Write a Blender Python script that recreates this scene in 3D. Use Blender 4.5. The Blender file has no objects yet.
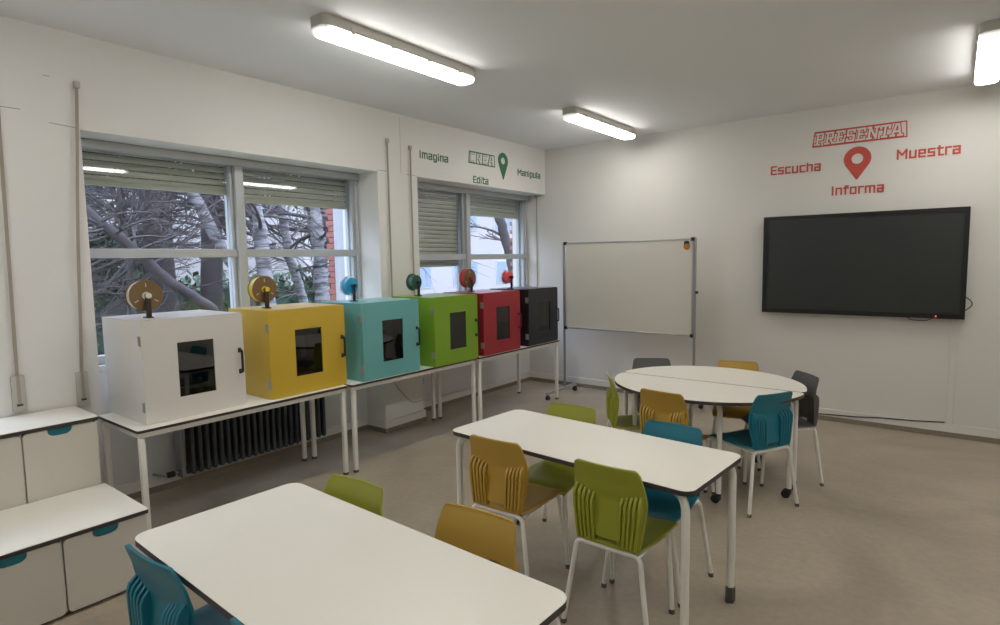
import bpy, bmesh, math, random
from mathutils import Vector, Matrix, noise
PI = math.pi
scene = bpy.context.scene
COL = scene.collection
random.seed(7)

# ------------------------------------------------------------------ materials
def srgb(r, g, b):
    f = lambda c: (c/255/12.92) if c/255 <= .04045 else ((c/255+.055)/1.055)**2.4
    return (f(r), f(g), f(b), 1)

def mat(name, col, rough=.5, metal=0, spec=.5, noise_amt=0, noise_scale=8, bump=0, bump_scale=60, coat=0):
    m = bpy.data.materials.new(name); m.use_nodes = True
    nt = m.node_tree; b = nt.nodes['Principled BSDF']
    b.inputs['Roughness'].default_value = rough
    b.inputs['Metallic'].default_value = metal
    b.inputs['Specular IOR Level'].default_value = spec
    b.inputs['Coat Weight'].default_value = coat
    b.inputs['Base Color'].default_value = col
    tc = nt.nodes.new('ShaderNodeTexCoord')
    if noise_amt:
        n = nt.nodes.new('ShaderNodeTexNoise'); n.inputs['Scale'].default_value = noise_scale
        n.inputs['Detail'].default_value = 6
        nt.links.new(tc.outputs['Object'], n.inputs['Vector'])
        mx = nt.nodes.new('ShaderNodeMix'); mx.data_type = 'RGBA'
        mx.inputs[6].default_value = tuple(c*(1-noise_amt) for c in col[:3])+(1,)
        mx.inputs[7].default_value = tuple(min(1, c*(1+noise_amt)) for c in col[:3])+(1,)
        nt.links.new(n.outputs['Fac'], mx.inputs[0]); nt.links.new(mx.outputs[2], b.inputs['Base Color'])
    if bump:
        n2 = nt.nodes.new('ShaderNodeTexNoise'); n2.inputs['Scale'].default_value = bump_scale
        n2.inputs['Detail'].default_value = 4
        nt.links.new(tc.outputs['Object'], n2.inputs['Vector'])
        bp = nt.nodes.new('ShaderNodeBump'); bp.inputs['Strength'].default_value = bump
        bp.inputs['Distance'].default_value = .01
        nt.links.new(n2.outputs['Fac'], bp.inputs['Height']); nt.links.new(bp.outputs['Normal'], b.inputs['Normal'])
    return m

def emis(name, col, strength):
    m = bpy.data.materials.new(name); m.use_nodes = True
    b = m.node_tree.nodes['Principled BSDF']
    b.inputs['Base Color'].default_value = (.8, .8, .8, 1)
    b.inputs['Emission Color'].default_value = col
    b.inputs['Emission Strength'].default_value = strength
    return m

def glass_mat(name, tint, refl_rough=0.0, ior=1.45):
    m = bpy.data.materials.new(name); m.use_nodes = True
    nt = m.node_tree; nt.nodes.clear()
    out = nt.nodes.new('ShaderNodeOutputMaterial')
    tr = nt.nodes.new('ShaderNodeBsdfTransparent'); tr.inputs[0].default_value = tint
    gl = nt.nodes.new('ShaderNodeBsdfGlossy'); gl.inputs['Roughness'].default_value = refl_rough
    fr = nt.nodes.new('ShaderNodeFresnel'); fr.inputs[0].default_value = ior
    mx = nt.nodes.new('ShaderNodeMixShader')
    ge = nt.nodes.new('ShaderNodeNewGeometry'); mi = nt.nodes.new('ShaderNodeMix')
    mi.inputs[2].default_value = ior; mi.inputs[3].default_value = 1/ior     # same outside index on both faces of the thin pane
    nt.links.new(ge.outputs['Backfacing'], mi.inputs[0]); nt.links.new(mi.outputs[0], fr.inputs[0])
    nt.links.new(fr.outputs[0], mx.inputs[0]); nt.links.new(tr.outputs[0], mx.inputs[1]); nt.links.new(gl.outputs[0], mx.inputs[2])
    nt.links.new(mx.outputs[0], out.inputs[0])
    return m

M = {}
M['wall'] = mat('wall_paint', (.72, .70, .66, 1), .6, noise_amt=.03, noise_scale=1.2, bump=.05, bump_scale=120)
M['wallw'] = mat('wall_paint_cool', (.78, .765, .74, 1), .6, noise_amt=.03, noise_scale=1.2, bump=.05, bump_scale=120)
M['ceil'] = mat('ceiling_paint', (.82, .825, .83, 1), .7, noise_amt=.03, noise_scale=.8)
M['base'] = mat('baseboard_white', (.74, .72, .68, 1), .45)
M['skirt'] = mat('terrazzo_skirting', (.24, .20, .15, 1), .5, noise_amt=.25, noise_scale=40)
M['tabletop'] = mat('laminate_white', (.90, .87, .78, 1), .32, noise_amt=.01, noise_scale=3)
M['edge'] = mat('dark_edge_band', (.045, .035, .035, 1), .5)
M['tube'] = mat('painted_tube_white', (.84, .82, .76, 1), .35)
M['cap'] = mat('foot_cap_grey', (.10, .09, .08, 1), .6)
M['blackpl'] = mat('black_plastic', (.015, .015, .017, 1), .4)
M['green'] = mat('green_plastic', (.33, .345, .03, 1), .42, noise_amt=.03, bump=.04, bump_scale=300)
M['yellow'] = mat('mustard_plastic', (.50, .31, .05, 1), .42, noise_amt=.03, bump=.04, bump_scale=300)
M['teal'] = mat('teal_plastic', (.008, .17, .24, 1), .42, noise_amt=.03, bump=.04, bump_scale=300)
M['grey'] = mat('grey_plastic', (.10, .098, .095, 1), .45, noise_amt=.03, bump=.04, bump_scale=300)
M['bx_white'] = mat('box_white', (.74, .71, .665, 1), .26, noise_amt=.01)
M['bx_yellow'] = mat('box_yellow', (.62, .42, .045, 1), .28, noise_amt=.02)
M['bx_teal'] = mat('box_teal', (.155, .43, .43, 1), .28, noise_amt=.02)
M['bx_green'] = mat('box_green', (.21, .375, .025, 1), .28, noise_amt=.02)
M['bx_red'] = mat('box_red', (.33, .02, .032, 1), .28, noise_amt=.02)
M['bx_black'] = mat('box_black', (.017, .019, .024, 1), .28, noise_amt=.02)
M['handle_red'] = mat('handle_dark_red', (.10, .008, .012, 1), .4)
M['hinge'] = mat('hinge_steel', (.42, .42, .40, 1), .4, metal=.6)
M['alu'] = mat('aluminium', (.50, .50, .50, 1), .38, metal=.7)
M['alugrey'] = mat('grey_painted_metal', (.33, .33, .34, 1), .45, metal=.2)
M['winframe'] = mat('window_frame_grey', (.50, .52, .53, 1), .4, metal=.1)
M['board'] = mat('whiteboard_enamel', (.70, .68, .61, 1), .25, noise_amt=.015, noise_scale=2)
M['screen'] = mat('screen_glass', (.022, .026, .025, 1), .35, spec=.5)
M['bezel'] = mat('bezel_black', (.008, .008, .008, 1), .3)
M['bronze'] = mat('bronze_card', (.21, .135, .06, 1), .35, metal=.3, noise_amt=.12, noise_scale=25)
M['fil_white'] = mat('filament_white', (.7, .68, .6, 1), .4)
M['fil_yellow'] = mat('filament_yellow', (.72, .52, .04, 1), .4)
M['fil_blue'] = mat('filament_blue', (.03, .33, .60, 1), .4)
M['fil_green'] = mat('filament_dark_green', (.035, .11, .085, 1), .4)
M['fil_red'] = mat('filament_red', (.62, .05, .06, 1), .4)
M['fil_pink'] = mat('filament_coral', (.80, .11, .13, 1), .4)
M['clear'] = mat('clear_flange', (.75, .82, .85, 1), .25)
M['brownplate'] = mat('stand_brown', (.035, .022, .018, 1), .45)
M['belt'] = mat('shutter_belt', (.36, .315, .26, 1), .8)
M['beltw'] = mat('shutter_belt_pale', (.5, .48, .44, 1), .8)
M['padgrey'] = mat('belt_case_grey', (.47, .455, .41, 1), .5)
M['rad'] = mat('radiator_grey', (.075, .085, .095, 1), .45)
M['fixture'] = mat('fixture_grey', (.55, .53, .48, 1), .45)
M['cord'] = mat('cord_dark', (.06, .05, .045, 1), .6)
M['cordw'] = mat('cord_pale', (.52, .51, .48, 1), .6)
M['red_ink'] = mat('red_vinyl', (.56, .085, .06, 1), .55)
M['green_ink'] = mat('green_vinyl', (.03, .17, .075, 1), .55)
M['pale_ink'] = mat('pale_vinyl', (.72, .70, .66, 1), .6)
M['drawer'] = mat('drawer_front', (.66, .63, .56, 1), .4)
M['carcase'] = mat('cabinet_side', (.72, .70, .65, 1), .4)
M['handle_teal'] = mat('drawer_pull_teal', (.012, .17, .22, 1), .4)
M['orange'] = mat('orange_felt', (.62, .21, .02, 1), .8)
M['navy'] = mat('navy_felt', (.03, .03, .08, 1), .8)
M['bark_dark'] = mat('bark_dark', (.05, .042, .045, 1), .9, noise_amt=.4, noise_scale=6, bump=.5, bump_scale=12)
M['bark_brown'] = mat('bark_brown', (.07, .058, .060, 1), .9, noise_amt=.4, noise_scale=6, bump=.5, bump_scale=12)
M['needles'] = mat('needles', (.035, .06, .045, 1), .8, noise_amt=.5, noise_scale=2)
M['hedge'] = mat('hedge_leaves', (.06, .10, .06, 1), .8, noise_amt=.5, noise_scale=3)
M['fac_pale'] = mat('facade_pale', (.40, .37, .375, 1), .8, noise_amt=.03, noise_scale=.6)
M['fac_win'] = mat('facade_window', (.24, .30, .37, 1), .3)
M['shutcol'] = None
M['ground'] = mat('garden_soil', (.11, .12, .08, 1), .9, noise_amt=.4, noise_scale=1)
M['brick'] = mat('red_brick', (.30, .11, .09, 1), .85, noise_amt=.2, noise_scale=9)
M['stone'] = mat('pale_render', (.40, .41, .44, 1), .8)
M['glass'] = glass_mat('window_glass', (.90, .92, .93, 1))
M['tinted'] = glass_mat('tinted_acrylic', (.20, .195, .19, 1), .02, 1.85)
M['lamp'] = emis('lamp_diffuser', (1, .97, .92, 1), 19.5)
def lamp_mat():
    m = M['lamp']; nt = m.node_tree; b = nt.nodes['Principled BSDF']; tc = nt.nodes.new('ShaderNodeTexCoord'); sp = nt.nodes.new('ShaderNodeSeparateXYZ')
    ab = nt.nodes.new('ShaderNodeMath'); ab.operation = 'ABSOLUTE'; mr = nt.nodes.new('ShaderNodeMapRange'); mr.interpolation_type = 'SMOOTHSTEP'
    nt.links.new(tc.outputs['Object'], sp.inputs[0]); nt.links.new(sp.outputs['Y'], ab.inputs[0]); nt.links.new(ab.outputs[0], mr.inputs['Value'])
    mr.inputs['From Min'].default_value = .60; mr.inputs['From Max'].default_value = .69
    mr.inputs['To Min'].default_value = 1; mr.inputs['To Max'].default_value = .035
    zr = nt.nodes.new('ShaderNodeMapRange'); nt.links.new(sp.outputs['Z'], zr.inputs['Value'])
    zr.inputs['From Min'].default_value = -.080; zr.inputs['From Max'].default_value = -.064; zr.inputs['To Min'].default_value = 1; zr.inputs['To Max'].default_value = .08
    mu = nt.nodes.new('ShaderNodeMath'); mu.operation = 'MULTIPLY'; nt.links.new(mr.outputs[0], mu.inputs[0]); nt.links.new(zr.outputs[0], mu.inputs[1])
    m2 = nt.nodes.new('ShaderNodeMath'); m2.operation = 'MULTIPLY'; nt.links.new(mu.outputs[0], m2.inputs[0]); m2.inputs[1].default_value = 23.5
    nt.links.new(m2.outputs[0], b.inputs['Emission Strength'])
lamp_mat()
M['led'] = emis('led_red', (1, .03, .03, 1), 6)

# birch bark: pale with dark horizontal marks
def birch():
    m = mat('birch_bark', (.35, .33, .34, 1), .8); nt = m.node_tree; b = nt.nodes['Principled BSDF']
    tc = nt.nodes.new('ShaderNodeTexCoord'); mp = nt.nodes.new('ShaderNodeMapping')
    mp.inputs['Scale'].default_value = (3, 3, 14); n = nt.nodes.new('ShaderNodeTexNoise')
    n.inputs['Scale'].default_value = 1.3; n.inputs['Detail'].default_value = 5
    r = nt.nodes.new('ShaderNodeValToRGB')
    r.color_ramp.elements[0].position = .40; r.color_ramp.elements[0].color = (.09, .08, .085, 1)
    r.color_ramp.elements[1].position = .56; r.color_ramp.elements[1].color = (.27, .26, .28, 1)
    nt.links.new(tc.outputs['Object'], mp.inputs[0]); nt.links.new(mp.outputs[0], n.inputs['Vector'])
    nt.links.new(n.outputs['Fac'], r.inputs[0]); nt.links.new(r.outputs[0], b.inputs['Base Color'])
    return m
M['birch'] = birch()

# linoleum floor
def floor_mat():
    m = mat('linoleum', (.3, .26, .2, 1), .38, spec=.35); nt = m.node_tree; b = nt.nodes['Principled BSDF']
    tc = nt.nodes.new('ShaderNodeTexCoord')
    n1 = nt.nodes.new('ShaderNodeTexNoise'); n1.inputs['Scale'].default_value = 1.1; n1.inputs['Detail'].default_value = 7
    n1.inputs['Distortion'].default_value = 1.2
    n2 = nt.nodes.new('ShaderNodeTexNoise'); n2.inputs['Scale'].default_value = 26; n2.inputs['Detail'].default_value = 6
    r1 = nt.nodes.new('ShaderNodeValToRGB')
    r1.color_ramp.elements[0].position = .36; r1.color_ramp.elements[0].color = (.36, .305, .235, 1)
    r1.color_ramp.elements[1].position = .66; r1.color_ramp.elements[1].color = (.45, .385, .295, 1)
    r2 = nt.nodes.new('ShaderNodeValToRGB')
    r2.color_ramp.elements[0].position = .3; r2.color_ramp.elements[0].color = (.93, .93, .93, 1)
    r2.color_ramp.elements[1].position = .65; r2.color_ramp.elements[1].color = (1.03, 1.03, 1.03, 1)
    mx = nt.nodes.new('ShaderNodeMix'); mx.data_type = 'RGBA'; mx.blend_type = 'MULTIPLY'; mx.inputs[0].default_value = 1
    for n in (n1, n2): nt.links.new(tc.outputs['Object'], n.inputs['Vector'])
    nt.links.new(n1.outputs['Fac'], r1.inputs[0]); nt.links.new(n2.outputs['Fac'], r2.inputs[0])
    nt.links.new(r1.outputs[0], mx.inputs[6]); nt.links.new(r2.outputs[0], mx.inputs[7])
    nt.links.new(mx.outputs[2], b.inputs['Base Color'])
    return m
M['floor'] = floor_mat()

# roller shutter slats: beige with rows of tiny see-through slots
def shutter_mat():
    m = bpy.data.materials.new('shutter_slats'); m.use_nodes = True
    nt = m.node_tree; b = nt.nodes['Principled BSDF']
    b.inputs['Base Color'].default_value = (.60, .585, .46, 1); b.inputs['Roughness'].default_value = .5
    return m
M['shutter'] = shutter_mat()
def groove_mat():
    m = mat('shutter_groove', (.16, .15, .11, 1), .6); nt = m.node_tree; b = nt.nodes['Principled BSDF']
    tc = nt.nodes.new('ShaderNodeTexCoord'); sp = nt.nodes.new('ShaderNodeSeparateXYZ')
    def mth(op, a, b_=None):
        n = nt.nodes.new('ShaderNodeMath'); n.operation = op; nt.links.new(a, n.inputs[0])
        if b_ is not None:
            if isinstance(b_, float): n.inputs[1].default_value = b_
            else: nt.links.new(b_, n.inputs[1])
        return n.outputs[0]
    nt.links.new(tc.outputs['Object'], sp.inputs[0])
    slot = mth('LESS_THAN', mth('FRACT', mth('DIVIDE', sp.outputs['Y'], .045)), .38)
    n = nt.nodes.new('ShaderNodeTexNoise'); n.inputs['Scale'].default_value = 3.2; nt.links.new(tc.outputs['Object'], n.inputs['Vector'])
    few = mth('GREATER_THAN', n.outputs['Fac'], .42)
    tr = nt.nodes.new('ShaderNodeBsdfTransparent'); mx = nt.nodes.new('ShaderNodeMixShader')
    nt.links.new(mth('MULTIPLY', slot, few), mx.inputs[0]); nt.links.new(b.outputs[0], mx.inputs[1]); nt.links.new(tr.outputs[0], mx.inputs[2])
    nt.links.new(mx.outputs[0], nt.nodes['Material Output'].inputs['Surface'])
    return m
M['groove'] = groove_mat()

# ------------------------------------------------------------------ mesh helpers
class MB:
    def __init__(s): s.v = []; s.f = []
    def add(s, vs, fs):
        o = len(s.v); s.v += [Vector(v) for v in vs]; s.f += [tuple(o+i for i in f) for f in fs]; return s
    def box(s, x0, x1, y0, y1, z0, z1):
        return s.add([(x, y, z) for z in (z0, z1) for y in (y0, y1) for x in (x0, x1)],
                     [(0, 2, 3, 1), (4, 5, 7, 6), (0, 1, 5, 4), (2, 6, 7, 3), (0, 4, 6, 2), (1, 3, 7, 5)])
    def bbox(s, x0, x1, y0, y1, z0, z1, b=.004, seg=2):
        bm = bmesh.new(); bmesh.ops.create_cube(bm, size=1)
        for v in bm.verts:
            v.co = Vector(((x0+x1)/2+v.co.x*(x1-x0), (y0+y1)/2+v.co.y*(y1-y0), (z0+z1)/2+v.co.z*(z1-z0)))
        bmesh.ops.bevel(bm, geom=bm.edges[:], offset=b, segments=seg, affect='EDGES', profile=.5)
        return s.from_bm(bm)
    def from_bm(s, bm):
        bm.verts.index_update()
        s.add([v.co.copy() for v in bm.verts], [[v.index for v in f.verts] for f in bm.faces]); bm.free(); return s
    def tube(s, pts, r, n=10, caps=True, r_end=None):
        pts = [Vector(p) for p in pts]; k = len(pts); rings = []
        d0 = (pts[1]-pts[0]).normalized()
        up = Vector((0, 0, 1)) if abs(d0.z) < .9 else Vector((1, 0, 0))
        a = d0.cross(up).normalized()
        for i, p in enumerate(pts):
            if i == 0: d = d0
            elif i == k-1: d = (pts[-1]-pts[-2]).normalized()
            else: d = ((pts[i+1]-p).normalized()+(p-pts[i-1]).normalized()).normalized()
            a = (a-d*a.dot(d)).normalized(); b = d.cross(a)
            rr = r[i] if isinstance(r, (list, tuple)) else (r if r_end is None else r+(r_end-r)*i/(k-1))
            rings.append([p+(a*math.cos(2*PI*j/n)+b*math.sin(2*PI*j/n))*rr for j in range(n)])
        o = len(s.v)
        for rg in rings: s.v += rg
        for i in range(k-1):
            for j in range(n):
                s.f.append((o+i*n+j, o+i*n+(j+1) % n, o+(i+1)*n+(j+1) % n, o+(i+1)*n+j))
        if caps:
            s.f.append(tuple(o+j for j in reversed(range(n)))); s.f.append(tuple(o+(k-1)*n+j for j in range(n)))
        return s
    def lathe(s, prof, axis='z', c=(0, 0, 0), n=32):
        # prof: (radius, height) closed at the ends where radius 0
        c = Vector(c); o = len(s.v); k = len(prof)
        for r, h in prof:
            for j in range(n):
                t = 2*PI*j/n; u, w = r*math.cos(t), r*math.sin(t)
                s.v.append(c+(Vector((u, w, h)) if axis == 'z' else Vector((h, u, w)) if axis == 'x' else Vector((w, h, u))))
        for i in range(k-1):
            for j in range(n):
                s.f.append((o+i*n+j, o+i*n+(j+1) % n, o+(i+1)*n+(j+1) % n, o+(i+1)*n+j))
        s.f.append(tuple(o+j for j in reversed(range(n)))); s.f.append(tuple(o+(k-1)*n+j for j in range(n)))
        return s
    def prism(s, poly, z0, z1, plane='xy'):
        n = len(poly); o = len(s.v)
        for z in (z0, z1):
            for a, b in poly:
                s.v.append(Vector((a, b, z)) if plane == 'xy' else Vector((z, a, b)) if plane == 'yz' else Vector((a, z, b)))
        s.f.append(tuple(o+i for i in reversed(range(n)))); s.f.append(tuple(o+n+i for i in range(n)))
        for i in range(n): s.f.append((o+i, o+(i+1) % n, o+n+(i+1) % n, o+n+i))
        return s
    def frame(s, outer, inner, z0, z1, plane='yz'):
        # plate with a hole: outer and inner loops with the same number of points
        n = len(outer); o = len(s.v)
        put = lambda a, b, z: Vector((a, b, z)) if plane == 'xy' else Vector((z, a, b)) if plane == 'yz' else Vector((a, z, b))
        for z in (z0, z1):
            for a, b in outer: s.v.append(put(a, b, z))
            for a, b in inner: s.v.append(put(a, b, z))
        for i in range(n):
            j = (i+1) % n
            s.f.append((o+i, o+n+i, o+n+j, o+j)); s.f.append((o+2*n+i, o+2*n+j, o+3*n+j, o+3*n+i))
            s.f.append((o+i, o+j, o+2*n+j, o+2*n+i)); s.f.append((o+n+i, o+3*n+i, o+3*n+j, o+n+j))
        return s
    def xf(s, mtx):
        s.v = [mtx @ v for v in s.v]; return s
    def build(s, name, m, parent=None, angle=40, mods=None):
        me = bpy.data.meshes.new(name); me.from_pydata([tuple(v) for v in s.v], [], s.f)
        bm = bmesh.new(); bm.from_mesh(me); bmesh.ops.recalc_face_normals(bm, faces=bm.faces); bm.to_mesh(me); bm.free()
        me.polygons.foreach_set('use_smooth', [True]*len(me.polygons))
        me.set_sharp_from_angle(angle=math.radians(angle))
        me.materials.append(m)
        o = bpy.data.objects.new(name, me); COL.objects.link(o)
        if parent is not None: o.parent = parent
        return o

def tag(o, label=None, cat=None, group=None, kind=None):
    if label: o['label'] = label
    if cat: o['category'] = cat
    if group: o['group'] = group
    if kind: o['kind'] = kind
    return o

def thing(name, label, cat, loc=(0, 0, 0), rz=0, group=None):
    o = bpy.data.objects.new(name, None); o.empty_display_size = .1; COL.objects.link(o)
    o.location = loc; o.rotation_euler = (0, 0, rz)
    return tag(o, label, cat, group)

def struct(name, mb, m, parent=None, kind='structure', **k):
    o = mb.build(name, m, parent, **k)
    if parent is None: o['kind'] = kind
    return o

def dup(root, loc, rz, label, group=None, mats=None):
    def cp(o, parent):
        c = o.copy(); COL.objects.link(c); c.parent = parent
        for ch in o.children: cp(ch, c)
        return c
    r = cp(root, None); r.location = loc; r.rotation_euler = (0, 0, rz); r['label'] = label
    if group: r['group'] = group
    return r

def rrect(x0, x1, y0, y1, r, n=6):
    """rounded rectangle loop; r may be a 4-list (ll, lr, ur, ul)"""
    rs = r if isinstance(r, (list, tuple)) else [r]*4
    out = []
    for (cx, cy, a0, q) in ((x0, y0, PI, rs[0]), (x1, y0, 1.5*PI, rs[1]), (x1, y1, 0, rs[2]), (x0, y1, .5*PI, rs[3])):
        ox = cx+q if cx == x0 else cx-q; oy = cy+q if cy == y0 else cy-q
        for i in range(n+1):
            a = a0+.5*PI*i/n; out.append((ox+q*math.cos(a), oy+q*math.sin(a)))
    return out

def arc_path(pts, r, n=6):
    """round the corners of a polyline with radius r"""
    P = [Vector(p) for p in pts]; out = [P[0]]
    for i in range(1, len(P)-1):
        a, b, c = P[i-1], P[i], P[i+1]; u = (a-b).normalized(); v = (c-b).normalized()
        ang = u.angle(v); t = min(r/math.tan(ang/2), .49*(a-b).length, .49*(c-b).length)
        p0 = b+u*t; p1 = b+v*t
        for k in range(n+1):
            s = k/n; out.append(p0*(1-s)**2+b*2*s*(1-s)+p1*s*s)
    out.append(P[-1]); return out

# ------------------------------------------------------------------ camera
f_, yaw, pitch, roll = 0.5854424254376179, -0.6612904079400113, -0.08969014016273369, -0.01690389549564268
fw = Vector((math.sin(yaw)*math.cos(pitch), math.cos(yaw)*math.cos(pitch), math.sin(pitch)))
rt = fw.cross(Vector((0, 0, 1))).normalized(); up = rt.cross(fw)
r2 = rt*math.cos(roll)+up*math.sin(roll); u2 = -rt*math.sin(roll)+up*math.cos(roll)
cam = bpy.data.cameras.new('camera'); cam.sensor_width = 36; cam.lens = f_*36; cam.clip_start = .05
co = bpy.data.objects.new('camera', cam); COL.objects.link(co); scene.camera = co
CP = Vector((4.521601332578981, -6.867277693717699, 1.7416124336617007))
mw = Matrix((r2, u2, -fw)).transposed().to_4x4(); mw.translation = CP; co.matrix_world = mw

# ------------------------------------------------------------------ room shell
H = 3.23; ZH = 2.628; D = .29; XR = 6.10; YB = -8.50; SILL = 1.04
W1 = (-5.456, -2.979); W2 = (-2.440, 0.0); W3 = (-8.47, -5.99)
TH = .28
struct('floor', MB().box(-D-.02, XR, YB, 0, -.12, 0), M['floor'])
struct('ceiling', MB().box(-D-TH, XR+.1, YB-.1, .1, H, H+.12), M['ceil'])
struct('wall_back', MB().box(-D-TH, XR+.1, 0, .15, 0, H), M['wall'])
struct('wall_right', MB().box(XR, XR+.15, YB, 0, 0, H), M['wall'])
struct('wall_rear', MB().box(-D-TH, XR+.1, YB-.15, YB, 0, H), M['wall'])
wl = MB()
# band above the windows, piers between them, thin wall under the sills
wl.box(-D-TH, 0, YB, 0, ZH, H)
for y0, y1 in ((W1[1], W2[0]), (W3[1], W1[0]), (YB, W3[0])):
    wl.box(-D-TH, 0, y0, y1, 0, ZH)
for y0, y1 in (W1, W2, W3):
    wl.box(-D-TH, -D, y0, y1, 0, SILL)
struct('wall_left', wl, M['wallw'])
# baseboards: white strip with the brown skirting below it
bb = MB(); sk = MB()
def base_run(x0, x1, y0, y1):
    bb.box(x0, x1, y0, y1, .05, .125); sk.box(x0, x1, y0, y1, 0, .05)
t = .018
base_run(-D, XR, -t, 0)
for y0, y1 in (W1, W2, W3): base_run(-D, -D+t, y0, y1)
for y0, y1 in ((W1[1], W2[0]), (W3[1], W1[0])):
    base_run(-D, 0, y1, y1+t); base_run(-D, 0, y0-t, y0); base_run(0, t, y0-t, y1+t)
struct('baseboard_left', bb, M['base']); struct('trim_1', sk, M['skirt'])
bb = MB().box(XR-t, XR, YB, 0, .05, .125); struct('baseboard_right', bb, M['base'])
# faint joint lines in the plaster by the piers
jl = MB()
def joint(y0, z0, y1, z1, w=.004):
    if abs(z1-z0) > abs(y1-y0): jl.box(0, .0015, y0-w/2, y0+w/2, min(z0, z1), max(z0, z1))
    else: jl.add([(0, y0, z0-w/2), (0, y1, z1-w/2), (0, y1, z1+w/2), (0, y0, z0+w/2), (.0015, y0, z0-w/2), (.0015, y1, z1-w/2), (.0015, y1, z1+w/2), (.0015, y0, z0+w/2)],
               [(0, 1, 2, 3), (4, 7, 6, 5), (0, 4, 5, 1), (3, 2, 6, 7), (0, 3, 7, 4), (1, 5, 6, 2)])
joint(-5.62, 2.645, -5.47, 2.635); joint(-2.99, 2.64, -2.86, 2.64); joint(-2.60, 2.635, -2.44, 2.635)
joint(-5.88, 2.70, -5.76, 2.70); joint(-5.63, 2.93, -5.60, 2.93)
struct('trim_2', jl, mat('plaster_crack', (.32, .30, .27, 1), .8))
jl = MB(); joint(-2.665, 2.64, -2.665, 3.2, .006); struct('trim_3', jl, mat('plaster_joint', (.58, .56, .52, 1), .8))

# ------------------------------------------------------------------ windows
def bar(mb, y0, y1, z0, z1, x0=-D-.09, x1=-D-.01): mb.bbox(x0, x1, y0, y1, z0, z1, .004, 1)
def window(n, y0, y1, ym, ztr, drops):
    ztop = 2.60; zb = SILL
    fr = MB(); fo = .045
    bar(fr, y0+.004, y0+fo, zb, ztop); bar(fr, y1-fo, y1-.004, zb, ztop)
    bar(fr, y0, y1, ztop-.03, ztop+.027); bar(fr, y0, y1, zb, zb+.06)
    bar(fr, ym-.035, ym+.035, zb, ztop, -D-.10, -D+.01)
    w = struct('window_%d' % n, fr, M['winframe'])
    for a, b in ((y0+fo, ym-.035), (ym+.035, y1-fo)):
        sa = MB()
        bar(sa, a+.002, a+.03, zb+.06, ztop-.03, -D-.075, -D-.03); bar(sa, b-.03, b-.002, zb+.06, ztop-.03, -D-.075, -D-.03)
        bar(sa, a, b, ztr-.034, ztr+.034, -D-.078, -D-.012)
        struct('window_sash', sa, M['winframe'], w)
        struct('window_pane', MB().box(-D-.056, -D-.050, a+.02, b-.02, zb+.05, ztop-.02), M['glass'], w)
    # roller shutter hanging outside the pane, one per half
    for (a, b), zd in zip(((y0+fo, ym-.035), (ym+.035, y1-fo)), drops):
        sl = MB(); gr = MB(); p = .052; z = zd; i = 0
        xo = -D-.16
        gr.box(xo-.016, xo-.010, a-.03, b+.03, zd+.01, ztop)
        while z < ztop:
            z1 = min(z+p-.0095, ztop+.02)
            # slightly bulged slat; slot holes in the joint strip of the lower slats are left open
            prof = [(xo-.008, z), (xo+.002, z+.012), (xo+.004, (z+z1)/2), (xo+.002, z1-.012), (xo-.008, z1)]
            vs = [(x, yy, zz) for yy in (a-.035, b+.035) for x, zz in prof]
            sl.add(vs, [(k, k+1, k+6, k+5) for k in range(4)])
            z += p; i += 1
        struct('shutter_slats', sl, M['shutter'], w, angle=80)
        struct('shutter_joints', gr, M['groove'], w)
        rl = MB()
        for yy in (a, b): rl.box(xo-.022, xo+.02, yy-(.035 if yy == a else -.0), yy+(.0 if yy == a else .035), zb, ztop)
        struct('shutter_rails', rl, M['winframe'], w)
        shutter_bottom = MB().bbox(xo-.012, xo+.010, a-.01, b+.01, zd-.03, zd+.004, .003, 1)
        struct('shutter_bottom_bar', shutter_bottom, M['shutter'], w)
    # sill board
    struct('window_sill', MB().bbox(-D-.10, -D+.05, y0+.004, y1-.004, SILL-.045, SILL, .006, 2), M['base'], w)
    # head lining inside the reveal (shutter box lid)
    struct('window_head', MB().bbox(-D-.02, -D+.02, y0+.004, y1-.004, ztop-.035, ztop+.026, .004, 1), M['winframe'], w)
    return w
window(1, W1[0], W1[1], -4.248, 1.836, (2.362, 2.312))
window(2, W2[0], W2[1], -1.300, 1.785, (1.70, 2.345))
window(3, W3[0], W3[1], -7.23, 1.80, (2.2, 2.2))

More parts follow.
